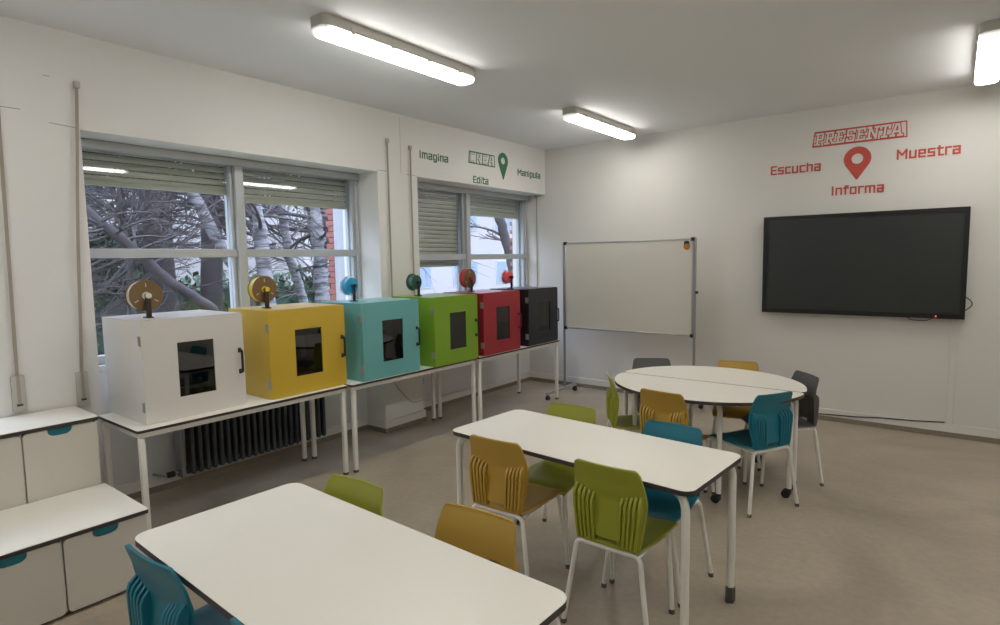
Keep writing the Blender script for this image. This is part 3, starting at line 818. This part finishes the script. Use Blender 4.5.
# ------------------------------------------------------------------ wall display
tv = thing('wall_display', 'large black flat screen mounted on the far wall under the red lettering', 'screen', (3.739, -.1, 1.638))
hw, hh = .868, .510
o_, i_ = rrect(-hw, hw, -hh, hh, .006, 2), rrect(-hw+.042, hw-.042, -hh+.048, hh-.042, .001, 2)
MB().frame(o_, i_, 0, .03, 'xz').build('bezel', M['bezel'], tv, angle=30)
MB().box(-hw+.04, hw-.04, .008, .014, -hh+.045, hh-.04).build('screen', M['screen'], tv)
MB().bbox(-hw+.01, hw-.01, .029, .065, -hh+.01, hh-.01, .01, 2).build('rear_housing', M['bezel'], tv)
MB().bbox(-.30, .30, .064, .0995, -.22, .22, .004, 1).build('wall_bracket', M['cap'], tv)
MB().lathe([(0, -.003), (.006, -.003), (.006, .002), (0, .002)], 'y', (.655, 0, -hh+.022), 12).build('power_light', M['led'], tv)
MB().tube(arc_path([(.42, .03, -.500), (.47, .02, -.532), (.58, .02, -.536), (.65, .03, -.500)], .06, 6), .004, 8).build('lower_cable', M['cord'], tv)
MB().tube([(.86+.055*math.sin(PI*k/12)**1, .045, -.30-.0-.135*k/12) for k in range(13)], .0045, 8).build('side_cable', M['cord'], tv)

# cable trunking and loose cable under it
tr_ = MB().bbox(4.512, 4.560, -.014, .001, .125, 1.135, .003, 1).build('cable_trunking', M['wall'])
tag(tr_, 'painted cable trunking running down the wall below the screen', 'trunking')
pts = [(2.45, -.02, .062), (3.0, -.02, .058), (3.45, -.02, .065), (3.75, -.021, .080), (4.0, -.021, .105), (4.25, -.021, .118), (4.50, -.021, .140)]
tag(MB().tube(arc_path(pts, .2, 4), .0065, 8).build('loose_cable', M['cord']), 'thin dark cable lying along the baseboard of the far wall', 'cable')
tag(MB().tube(arc_path([(.30, -3.05, .725), (.012, -2.93, .60), (.010, -2.80, .42), (.012, -2.62, .24), (.012, -2.46, .24), (-.05, -2.41, .26), (-.27, -2.38, .36)], .15, 5), .005, 8).build('power_cord', M['cordw']), 'grey power cord hanging across the pillar below the middle bench', 'cable')
so = thing('wall_socket', 'small double socket in the niche behind the middle bench', 'socket', (-D, -2.22, .36))
MB().bbox(-.002, .012, -.07, .07, -.04, .04, .004, 2).build('plate', M['cordw'], so)
for q in (-.033, .033): MB().lathe([(0, .010), (.022, .010), (.022, .014), (.018, .014), (0, .0135)], 'x', (0, q, 0), 16).build('outlet', M['alugrey'], so)

# ------------------------------------------------------------------ ceiling lights
def fixture(x, y, label):
    L = .715; w = .083
    t_ = thing('ceiling_light', label, 'ceiling light', (x, y, H), 0, 'fluorescent ceiling lights')
    MB().prism(rrect(-w, w, -L, L, .055, 6), -.062, 0.0, 'xy').build('housing', M['fixture'], t_)
    # domed diffuser
    d = MB(); n = None
    rings = [(1.0, -.062), (1.0, -.078), (.93, -.096), (.80, -.104)]
    loops = []
    for s, z in rings:
        ww = w*.96*s; LL = L-w*.96*(1-s)-.004
        loops.append([(a, b, z) for a, b in rrect(-ww, ww, -LL, LL, min(.053, ww-.004), 6)])
    o = 0; n = len(loops[0])
    for lp in loops: d.v += [Vector(p) for p in lp]
    for k in range(len(loops)-1):
        for j in range(n): d.f.append((k*n+j, k*n+(j+1) % n, (k+1)*n+(j+1) % n, (k+1)*n+j))
    d.f.append(tuple((len(loops)-1)*n+j for j in range(n))); d.f.append(tuple(reversed(range(n))))
    d.build('diffuser', M['lamp'], t_)
    for yy in (-.5, -.17, .17, .5):
        for sx in (-1, 1):
            MB().bbox(sx*w-.004, sx*w+.004, yy-.014, yy+.014, -.075, -.035, .002, 1).build('clip', M['fixture'], t_)
    return t_
fixture(1.41, -3.92, 'long fluorescent ceiling light over the benches, left of the picture')
fixture(1.43, -1.04, 'fluorescent ceiling light nearest the far left corner')
fixture(4.66, -1.085, 'fluorescent ceiling light at the upper right edge of the picture')
fixture(4.66, -3.92, 'fluorescent ceiling light over the camera side, outside the picture')
fixture(1.41, -6.75, 'fluorescent ceiling light behind the camera on the window side')
fixture(4.66, -6.75, 'fluorescent ceiling light right above the camera position')

# ------------------------------------------------------------------ lettering (stroke glyphs on a 0..1 high grid)
G = {
 'I': (.30, [[(.15, 0), (.15, 1)]]), 'i': (.28, [[(.14, 0), (.14, .56)], [(.14, .97), (.14, 1.0)]]),
 'm': (1.0, [[(.1, 0), (.1, .68), (.9, .68), (.9, 0)], [(.5, .68), (.5, 0)]]),
 'a': (.68, [[(.1, .68), (.58, .68), (.58, 0), (.1, 0), (.1, .36), (.58, .36)]]),
 'g': (.68, [[(.58, .0), (.1, .0), (.1, .68), (.58, .68), (.58, -.26), (.12, -.26)]]),
 'n': (.68, [[(.1, 0), (.1, .68), (.58, .68), (.58, 0)]]),
 'E': (.68, [[(.62, 1), (.1, 1), (.1, 0), (.62, 0)], [(.1, .5), (.56, .5)]]),
 'd': (.68, [[(.58, .68), (.1, .68), (.1, 0), (.58, 0), (.58, 1)]]),
 't': (.54, [[(.20, 1), (.20, 0), (.50, 0)], [(.06, .68), (.48, .68)]]),
 'M': (.96, [[(.1, 0), (.1, 1), (.48, .42), (.86, 1), (.86, 0)]]),
 'p': (.68, [[(.1, -.26), (.1, .68), (.58, .68), (.58, 0), (.1, 0)]]),
 'u': (.68, [[(.1, .68), (.1, 0), (.58, 0), (.58, .68)]]),
 'l': (.28, [[(.14, 0), (.14, 1)]]),
 's': (.66, [[(.58, .68), (.1, .68), (.1, .35), (.56, .35), (.56, 0), (.08, 0)]]),
 'c': (.62, [[(.56, .68), (.1, .68), (.1, 0), (.56, 0)]]),
 'h': (.68, [[(.1, 0), (.1, 1)], [(.1, .68), (.58, .68), (.58, 0)]]),
 'e': (.68, [[(.56, 0), (.1, 0), (.1, .68), (.58, .68), (.58, .34), (.1, .34)]]),
 'r': (.50, [[(.1, 0), (.1, .68), (.48, .68)]]),
 'f': (.48, [[(.18, 0), (.18, 1), (.42, 1)], [(.04, .66), (.42, .66)]]),
 'o': (.68, [[(.1, 0), (.1, .68), (.58, .68), (.58, 0), (.1, 0)]]),
 # slab capitals for the two banner words
 'P.': (.78, [[(.22, 0), (.22, 1)], [(.06, 0), (.42, 0)], [(.06, 1), (.62, 1), (.62, .46), (.22, .46)]]),
 'R.': (.84, [[(.22, 0), (.22, 1)], [(.06, 0), (.38, 0)], [(.06, 1), (.62, 1), (.62, .50), (.22, .50)], [(.42, .5), (.66, 0), (.78, 0)]]),
 'E.': (.80, [[(.22, 0), (.22, 1)], [(.06, 0), (.68, 0), (.68, .2)], [(.06, 1), (.66, 1), (.66, .8)], [(.22, .5), (.5, .5)]]),
 'S.': (.74, [[(.62, .82), (.62, 1), (.12, 1), (.12, .52), (.62, .48), (.62, 0), (.12, 0), (.12, .18)]]),
 'N.': (.92, [[(.2, 0), (.2, 1), (.72, 0), (.72, 1)], [(.05, 0), (.36, 0)], [(.05, 1), (.26, 1)], [(.58, 1), (.86, 1)]]),
 'T.': (.80, [[(.4, 0), (.4, 1)], [(.24, 0), (.56, 0)], [(.08, .78), (.08, 1), (.72, 1), (.72, .78)]]),
 'A.': (.90, [[(.16, 0), (.34, 1), (.52, 1), (.74, 0)], [(.02, 0), (.3, 0)], [(.58, 0), (.88, 0)], [(.24, .36), (.66, .36)]]),
 'C_': (.74, [[(.64, 1), (.12, 1), (.12, 0), (.64, 0)]]), 'E_': (.74, [[(.64, 1), (.12, 1), (.12, 0), (.64, 0)], [(.12, .5), (.56, .5)]]),
 'R_': (.74, [[(.12, 0), (.12, 1), (.60, 1), (.60, .5), (.12, .5)], [(.40, .5), (.62, 0)]]), 'A_': (.78, [[(.08, 0), (.26, 1), (.50, 1), (.68, 0)], [(.18, .38), (.58, .38)]]),
 'C.': (.78, [[(.66, .75), (.66, 1), (.16, 1), (.16, 0), (.66, 0), (.66, .22)]]),
}
def stroke(mb, pts, th, d0, d1, place):
    for (a, b), (c, d) in zip(pts, pts[1:]):
        u = Vector((c-a, d-b)); L = u.length; u /= L; w = Vector((-u.y, u.x)); e = th/2
        p0 = Vector((a, b))-u*e; p1 = Vector((c, d))+u*e
        q = [p0-w*e, p1-w*e, p1+w*e, p0+w*e]
        mb.k = getattr(mb, 'k', 0)+1; d1_ = d1+.00012*mb.k
        vs = [place(p.x, p.y, d0) for p in q]+[place(p.x, p.y, d1_) for p in q]
        mb.add(vs, [(0, 1, 2, 3), (4, 7, 6, 5), (0, 4, 5, 1), (1, 5, 6, 2), (2, 6, 7, 3), (3, 7, 4, 0)])
def word(text, a0, a1, zc, cap, th, m, place3, name, label, slab=False, d0=0, d1=.003, shear=0, parent=None, pad=0):
    keys = [c+('_' if text == 'CREA' else '.') if slab else c for c in text]; gap = .12 if not slab else (.16 if text == 'CREA' else .04)
    tot = sum(G[k][0] for k in keys)+gap*(len(keys)-1); sx = (a1-a0)/tot; mb = MB(); x = 0
    for k in keys:
        for st in G[k][1]:
            pts = [((x+p[0])*sx, (.1+.8*(p[1] if slab or p[1] > .8 or k in 'IEM' else p[1]*1.15)-.5)*cap) for p in st]
            pts = [(px+shear*py, py) for px, py in pts]
            stroke(mb, pts, th, d0, d1, lambda a, b, d: place3(a0+a, zc+b, d))
        x += G[k][0]+gap
    o = mb.build(name, m, parent)
    if parent is None: tag(o, label, 'lettering')
    return o
onL = lambda a, z, d: (d, a, z)           # on the window wall (x = 0)
onB = lambda a, z, d: (a, -d, z)          # on the far wall (y = 0)
word('Imagina', -2.40, -1.955, 2.868, .086, .0125, M['green_ink'], onL, 'wall_word', 'green word Imagina above the far window')
word('Edita', -1.53, -1.245, 2.690, .085, .0125, M['green_ink'], onL, 'wall_word', 'green word Edita below the CREA banner')
word('Manipula', -.64, -.12, 2.868, .086, .0125, M['green_ink'], onL, 'wall_word', 'green word Manipula near the wall corner')
word('Escucha', 2.905, 3.385, 2.645, .098, .0155, M['red_ink'], onB, 'wall_word', 'red word Escucha at the left of the pin')
word('Muestra', 4.030, 4.515, 2.680, .098, .0165, M['red_ink'], onB, 'wall_word', 'red word Muestra at the right of the pin')
word('Informa', 3.485, 3.940, 2.383, .096, .0155, M['red_ink'], onB, 'wall_word', 'red word Informa below the pin')
def banner(text, a0, a1, zc, cap, ink, place3, label, skew, t1=.034, t2=.017):
    t_ = thing('wall_banner_word', label, 'lettering')
    h = cap/2+.014; p = .012
    lo = [(a0-p, zc-h), (a1+p+.008, zc-h), (a1+p, zc+h), (a0-p+.02*skew, zc+h)]
    li = [(a0-p+.009, zc-h+.012), (a1+p-.003, zc-h+.012), (a1+p-.009, zc+h-.012), (a0-p+.009+.02*skew, zc+h-.012)]
    mb = MB(); n = 4
    for d in (0, .003):
        for q in lo+li: mb.v.append(Vector(place3(q[0], q[1], d)))
    for i in range(4):
        j = (i+1) % 4
        mb.f += [(i, 4+i, 4+j, j), (8+i, 8+j, 12+j, 12+i), (i, j, 8+j, 8+i), (4+i, 12+i, 12+j, 4+j)]
    mb.build('outline', ink, t_)
    word(text, a0+.015, a1-.015, zc, cap*1.0, t1, ink, place3, 'letter_outline', '', True, 0, .003, .12*skew, t_)
    word(text, a0+.015, a1-.015, zc, cap*1.0, t2, M['pale_ink'], place3, 'letters', '', True, .004, .009, .12*skew, t_)
    return t_
banner('CREA', -1.600, -1.130, 2.942, .115, M['green_ink'], onL, 'green-outlined banner word CREA above the far window', 1, .024, .0135)
banner('PRESENTA', 3.310, 4.090, 2.915, .128, M['red_ink'], onB, 'red-outlined banner word PRESENTA at the top of the far wall', 1)
def pin(ac, zt, zb, w, ink, place3, label):
    r = w/2; zc = zt-r*1.0; n = 48; mb = MB(); out = []; inn = []
    H_ = zc-zb; al = math.asin(min(.99, r/H_))       # tangent lines to the tip
    a_start = -al; a_end = PI+al
    for k in range(n+1):
        a = a_start+(a_end-a_start)*k/n; out.append((ac+r*math.cos(a), zc+r*math.sin(a)))
    # lower part: slightly bowed flanks down to the tip
    pl = out[-1]; m_ = 6; left = [(pl[0]+(ac-.006-pl[0])*k/m_, pl[1]+(zb-pl[1])*k/m_) for k in range(1, m_+1)]
    pr = out[0]; right = [(ac+.006+(pr[0]-ac-.006)*k/m_, zb+(pr[1]-zb)*k/m_) for k in range(0, m_)]
    loop = out+left+right; N = len(loop); ri = r*.42
    for (a, b) in loop:
        t = math.atan2(b-zc, a-ac); inn.append((ac+ri*math.cos(t), zc+ri*math.sin(t)))
    for d in (0, .003):
        for q in loop+inn: mb.v.append(Vector(place3(q[0], q[1], d)))
    for i in range(N):
        j = (i+1) % N
        mb.f += [(i, N+i, N+j, j), (2*N+i, 2*N+j, 3*N+j, 3*N+i), (i, j, 2*N+j, 2*N+i), (N+i, 3*N+i, 3*N+j, N+j)]
    tag(mb.build('location_pin_decal', ink), label, 'wall decal')
pin(-.945, 3.070, 2.740, .200, M['green_ink'], onL, 'green map-pin decal right of the CREA banner')
pin(3.706, 2.800, 2.480, .236, M['red_ink'], onB, 'red map-pin decal under the PRESENTA banner')

# ------------------------------------------------------------------ outside
GZ = -.6
struct('ground_outside', MB().box(-60, -D-TH-.02, -40, 60, GZ-.2, GZ), M['ground'])
def branch(mb, p, d, L, r, depth, rnd, spread=.6, gravity=-.02):
    n = 5; pts = [p.copy()]; q = p.copy(); dd = d.normalized()
    for i in range(n):
        dd = (dd+Vector((rnd.uniform(-1, 1), rnd.uniform(-1, 1), rnd.uniform(-1, 1)))*.14+Vector((0, 0, gravity))).normalized()
        q = q+dd*L/n; pts.append(q.copy())
    mb.tube(pts, r, 6 if r > .03 else 4, False, r*.5)
    if depth <= 0: return
    for k in range(3 if depth > 1 else 4):
        i = rnd.randint(1, n); v = Vector((rnd.uniform(-1, 1), rnd.uniform(-1, 1), rnd.uniform(-.5, .9)))
        branch(mb, pts[i], dd+v*spread, L*rnd.uniform(.5, .75), max(.004, r*.5), depth-1, rnd, spread, gravity)
def tree(base_pts, r0, r1, m, label, seed, nb, zb0=.35, blen=1.6, cat='tree', name='bare_tree', depth=3, bm=None):
    rnd = random.Random(seed); t_ = thing(name, label, cat, tuple(base_pts[0]))
    o = Vector(base_pts[0]); P = [Vector(p)-o for p in base_pts]
    path = []
    for a, b in zip(P, P[1:]):
        for k in range(6):
            s = k/6; j = Vector((rnd.uniform(-1, 1), rnd.uniform(-1, 1), 0))*r0*.12; path.append(a.lerp(b, s)+(j if path else Vector()))
    path.append(P[-1]); n = len(path)
    MB().tube(path, [r0+(r1-r0)*i/(n-1) for i in range(n)], 14, True).build('trunk', m, t_, angle=80)
    br = MB()
    for k in range(nb):
        i = rnd.randint(int(n*zb0), n-1); a = rnd.uniform(0, 2*PI)
        branch(br, path[i], Vector((math.cos(a), math.sin(a), rnd.uniform(-.1, .9))), blen*rnd.uniform(.6, 1.2), r0*.28, depth, rnd)
    br.build('branches', bm or m, t_, angle=80)
    return t_
tree([(-5.9, -5.8, GZ), (-5.0, -4.9, 2.9), (-5.0, -4.5, 5.0)], .10, .05, M['bark_brown'], 'bare brown tree at the left side of the large window', 3, 26, .3, 1.5)
# long leaning trunk falling from upper left to lower right
tree([(-4.2, -2.35, GZ), (-4.0, -2.72, 1.10), (-4.0, -3.29, 1.52), (-4.0, -3.76, 2.00), (-4.0, -4.23, 2.45), (-4.0, -4.9, 3.3)], .078, .055, M['bark_dark'], 'thick bare trunk leaning to the left across the large window', 5, 12, .35, .9, name='leaning_tree')
tree([(-5.0, -1.62, GZ), (-5.0, -1.83, 1.7), (-5.0, -2.13, 2.19), (-5.0, -2.48, 2.96), (-5.0, -2.9, 4.6)], .105, .08, M['birch'], 'pale birch leaning left behind the middle bar of the large window', 8, 14, .5, 1.2, name='birch_tree', bm=M['bark_brown'])
tree([(-6.0, -.8, GZ), (-6.0, -1.22, 2.05), (-6.0, -1.67, 3.11), (-6.0, -2.1, 4.8)], .105, .08, M['bark_brown'], 'grey-brown trunk just left of the window post', 9, 12, .5, 1.2)
tree([(-5.0, -1.15, GZ), (-5.0, -1.26, 1.15), (-5.0, -1.33, 2.1), (-5.0, -1.42, 2.8), (-5.0, -1.6, 5)], .135, .11, M['birch'], 'thick pale birch just right of the window post', 12, 12, .5, 1.3, name='birch_tree', bm=M['bark_brown'])
tree([(-7.0, 1.1, GZ), (-7.0, .76, .97), (-7.0, .48, 1.87), (-7.0, .30, 3.04), (-7.0, .15, 5)], .105, .085, M['birch'], 'slim pale birch in the middle of the right-hand pane', 15, 14, .4, 1.4, name='birch_tree', bm=M['bark_brown'])
tree([(-6.0, .56, GZ), (-6.0, .55, 1.01), (-6.0, .56, 2.06), (-6.0, .41, 2.98), (-6.0, .3, 5)], .165, .13, M['birch'], 'stout pale birch toward the right side of the large window', 18, 14, .5, 1.3, name='birch_tree', bm=M['bark_brown'])
tree([(-8.6, -1.5, GZ), (-8.5, -1.55, 2), (-8.4, -1.6, 6)], .30, .24, M['bark_dark'], 'dark conifer trunk behind the left-hand pane', 21, 8, .5, 1.6, name='dark_trunk_tree')
tree([(-8.6, -.55, GZ), (-8.5, -.50, 2), (-8.4, -.45, 6)], .24, .20, M['bark_dark'], 'second dark conifer trunk, close to the window post', 22, 8, .5, 1.6, name='dark_trunk_tree')
tree([(-7.5, -3.6, GZ), (-7.3, -3.5, 2.5), (-7.3, -3.5, 5)], .12, .06, M['bark_brown'], 'thin tangled bare tree behind the leaning trunk', 25, 40, .2, 1.7)
tree([(-6.5, -2.9, GZ), (-6.4, -2.9, 2.2), (-6.3, -3.1, 4.2)], .07, .04, M['bark_brown'], 'young bare tree with crossing twigs in the left-hand pane', 27, 30, .2, 1.5)
tree([(-9.0, 2.6, GZ), (-9.0, 2.8, 2.5), (-9.0, 2.9, 5.5)], .14, .08, M['bark_brown'], 'bare tree far behind the birches', 31, 22, .3, 1.8)
tree([(-6.0, 7.75, GZ), (-6.0, 7.46, 1.18), (-6.0, 7.09, 2.08), (-6.0, 6.66, 3.08), (-6.0, 6.3, 5.2)], .16, .13, M['bark_brown'], 'bare tree bending left, seen through the far window', 33, 9, .5, 1.3, depth=2)
def foliage_cloud(name, label, centres, m, n, size, cat='conifer', seed=1):
    rnd = random.Random(seed); o = Vector((centres[0][0], centres[0][1], GZ)); t_ = thing(name, label, cat, tuple(o))
    mb = MB()
    for (cx, cy, cz, rx, ry, rz_) in centres:
        for k in range(n):
            while True:
                p = Vector((rnd.uniform(-1, 1), rnd.uniform(-1, 1), rnd.uniform(-1, 1)))
                if p.length < 1: break
            p = Vector((cx+p.x*rx, cy+p.y*ry, cz+p.z*rz_))-o
            u = Vector((rnd.uniform(-1, 1), rnd.uniform(-1, 1), rnd.uniform(-.6, .3))).normalized(); v = u.cross(Vector((rnd.uniform(-1, 1), rnd.uniform(-1, 1), rnd.uniform(-1, 1)))).normalized()
            L = size*rnd.uniform(.6, 1.4); w = L*.16
            mb.add([p-v*w, p+u*L*.5-v*w*.5, p+u*L, p+u*L*.5+v*w*.5+Vector((0, 0, .01))], [(0, 1, 2, 3)])
    mb.build('foliage', m, t_, angle=80)
    MB().tube([(0, 0, 0), (.03, 0, max(c[2] for c in centres)-GZ)], .12, 8, True, .05).build('trunk', M['bark_dark'], t_)
    return t_
foliage_cloud('conifer', 'dark conifer filling the left-hand pane of the large window', [(-10.5, -3.3, 3.6, 1.2, 1.5, 1.9), (-10.2, -2.2, 1.6, 1.0, 1.2, 1.0)], M['needles'], 3200, .36, seed=2)
foliage_cloud('conifer', 'drooping conifer at the upper right of the large window', [(-9.5, 3.4, 3.6, 1.0, 1.1, 1.4), (-9.2, 3.9, 2.6, .8, .8, .8)], M['needles'], 800, .32, seed=3)
foliage_cloud('conifer', 'dark conifer behind the leaning trunk at the far left', [(-9.0, -5.6, 3.0, 1.4, 1.4, 2.2)], M['needles'], 2600, .36, seed=4)
foliage_cloud('conifer', 'dark conifer between the birch trunks', [(-11.5, -.6, 3.6, 1.2, 1.3, 1.7)], M['needles'], 1200, .34, seed=5)
# hedge
rnd = random.Random(44); hb = MB()
for k in range(9000):
    p = Vector((-9.6+rnd.uniform(-.5, .5), rnd.uniform(-9, 5.2), GZ+rnd.uniform(0, 1.0)**.7*(2.05+.12*math.sin(k))))
    u = Vector((rnd.uniform(-1, 1), rnd.uniform(-1, 1), rnd.uniform(-1, 1))).normalized(); v = u.cross(Vector((.3, .2, .9))).normalized(); L = rnd.uniform(.08, .18)
    hb.add([p, p+u*L+v*L*.4, p+u*L*1.6, p+u*L-v*L*.4], [(0, 1, 2, 3)])
hb.box(-9.95, -9.25, -9, 5.2, GZ, 1.15)
tag(hb.build('hedge', M['hedge'], angle=20), 'clipped dark green hedge behind the trees outside the large window', 'hedge')
# facades
def facade(name, x, y0, y1, z1, m, label, rows, yw0, step, nw, ww=1.3, wh=1.3):
    t_ = thing(name, label, 'building', (x, (y0+y1)/2, GZ)); cy = (y0+y1)/2
    MB().box(-4, 0, y0-cy, y1-cy, 0, z1-GZ).build('wall', m, t_)
    for z in rows:
        for k in range(nw):
            yy = yw0+k*step-cy
            w = MB().bbox(-.05, .03, yy, yy+ww, z-GZ, z-GZ+wh, .01, 1).build('window', M['stone'], t_)
            MB().box(.03, .034, yy+.06, yy+ww/2-.03, z-GZ+.06, z-GZ+wh-.06).build('pane', M['fac_win'], w)
            MB().box(.03, .034, yy+ww/2+.03, yy+ww-.06, z-GZ+.06, z-GZ+wh-.06).build('pane', M['fac_win'], w)
    return t_
facade('apartment_building', -16, 9.5, 32, 9, M['fac_pale'], 'pale apartment building seen through the far window', (.4, 3.3), 12.0, 3.6, 5, 2.0)
facade('apartment_building', -22, -8, 4.5, 2.2, M['fac_pale'], 'low pale building behind the hedge and conifers', (0.2,), -6, 4, 3)
# toothed brick quoins beside both windows, on the outer wall
def quoin(y, label):
    t_ = thing('brick_quoin', label, 'brickwork', (-.98, y, GZ))
    z = 0; k = 0
    while z < 3.4:
        x0 = -.13 if k % 2 else -.085
        if GZ+z > .8: MB().bbox(x0, .005, -.004, .24, z, z+.058, .003, 1).build('brick', M['brick'], t_)
        z += .064; k += 1
    MB().box(.0, .40, .0, .30, 0, 4.4).build('pier', M['stone'], t_)
    return t_
quoin(-2.80, 'brick-edged pale pier outside the right edge of the large window')
quoin(.66, 'brick-edged pale pier outside the right edge of the far window')

# ------------------------------------------------------------------ world and view
w = bpy.data.worlds.new('overcast_sky'); scene.world = w; w.use_nodes = True
nt = w.node_tree; bg = nt.nodes['Background']
tc = nt.nodes.new('ShaderNodeTexCoord'); sp = nt.nodes.new('ShaderNodeSeparateXYZ'); rp = nt.nodes.new('ShaderNodeValToRGB')
rp.color_ramp.elements[0].position = 0; rp.color_ramp.elements[0].color = (.60, .64, .80, 1)
rp.color_ramp.elements[1].position = .6; rp.color_ramp.elements[1].color = (6.5, 7.4, 9.6, 1)
e_ = rp.color_ramp.elements.new(.22); e_.color = (1.15, 1.25, 1.55, 1)
nt.links.new(tc.outputs['Generated'], sp.inputs[0]); nt.links.new(sp.outputs['Z'], rp.inputs[0]); nt.links.new(rp.outputs[0], bg.inputs['Color'])
bg.inputs['Strength'].default_value = 1.1
vs = scene.view_settings
vs.view_transform = 'Standard'; vs.look = 'None'; vs.gamma = 1; vs.use_curve_mapping = False; vs.exposure = 0
scene.display_settings.display_device = 'sRGB'
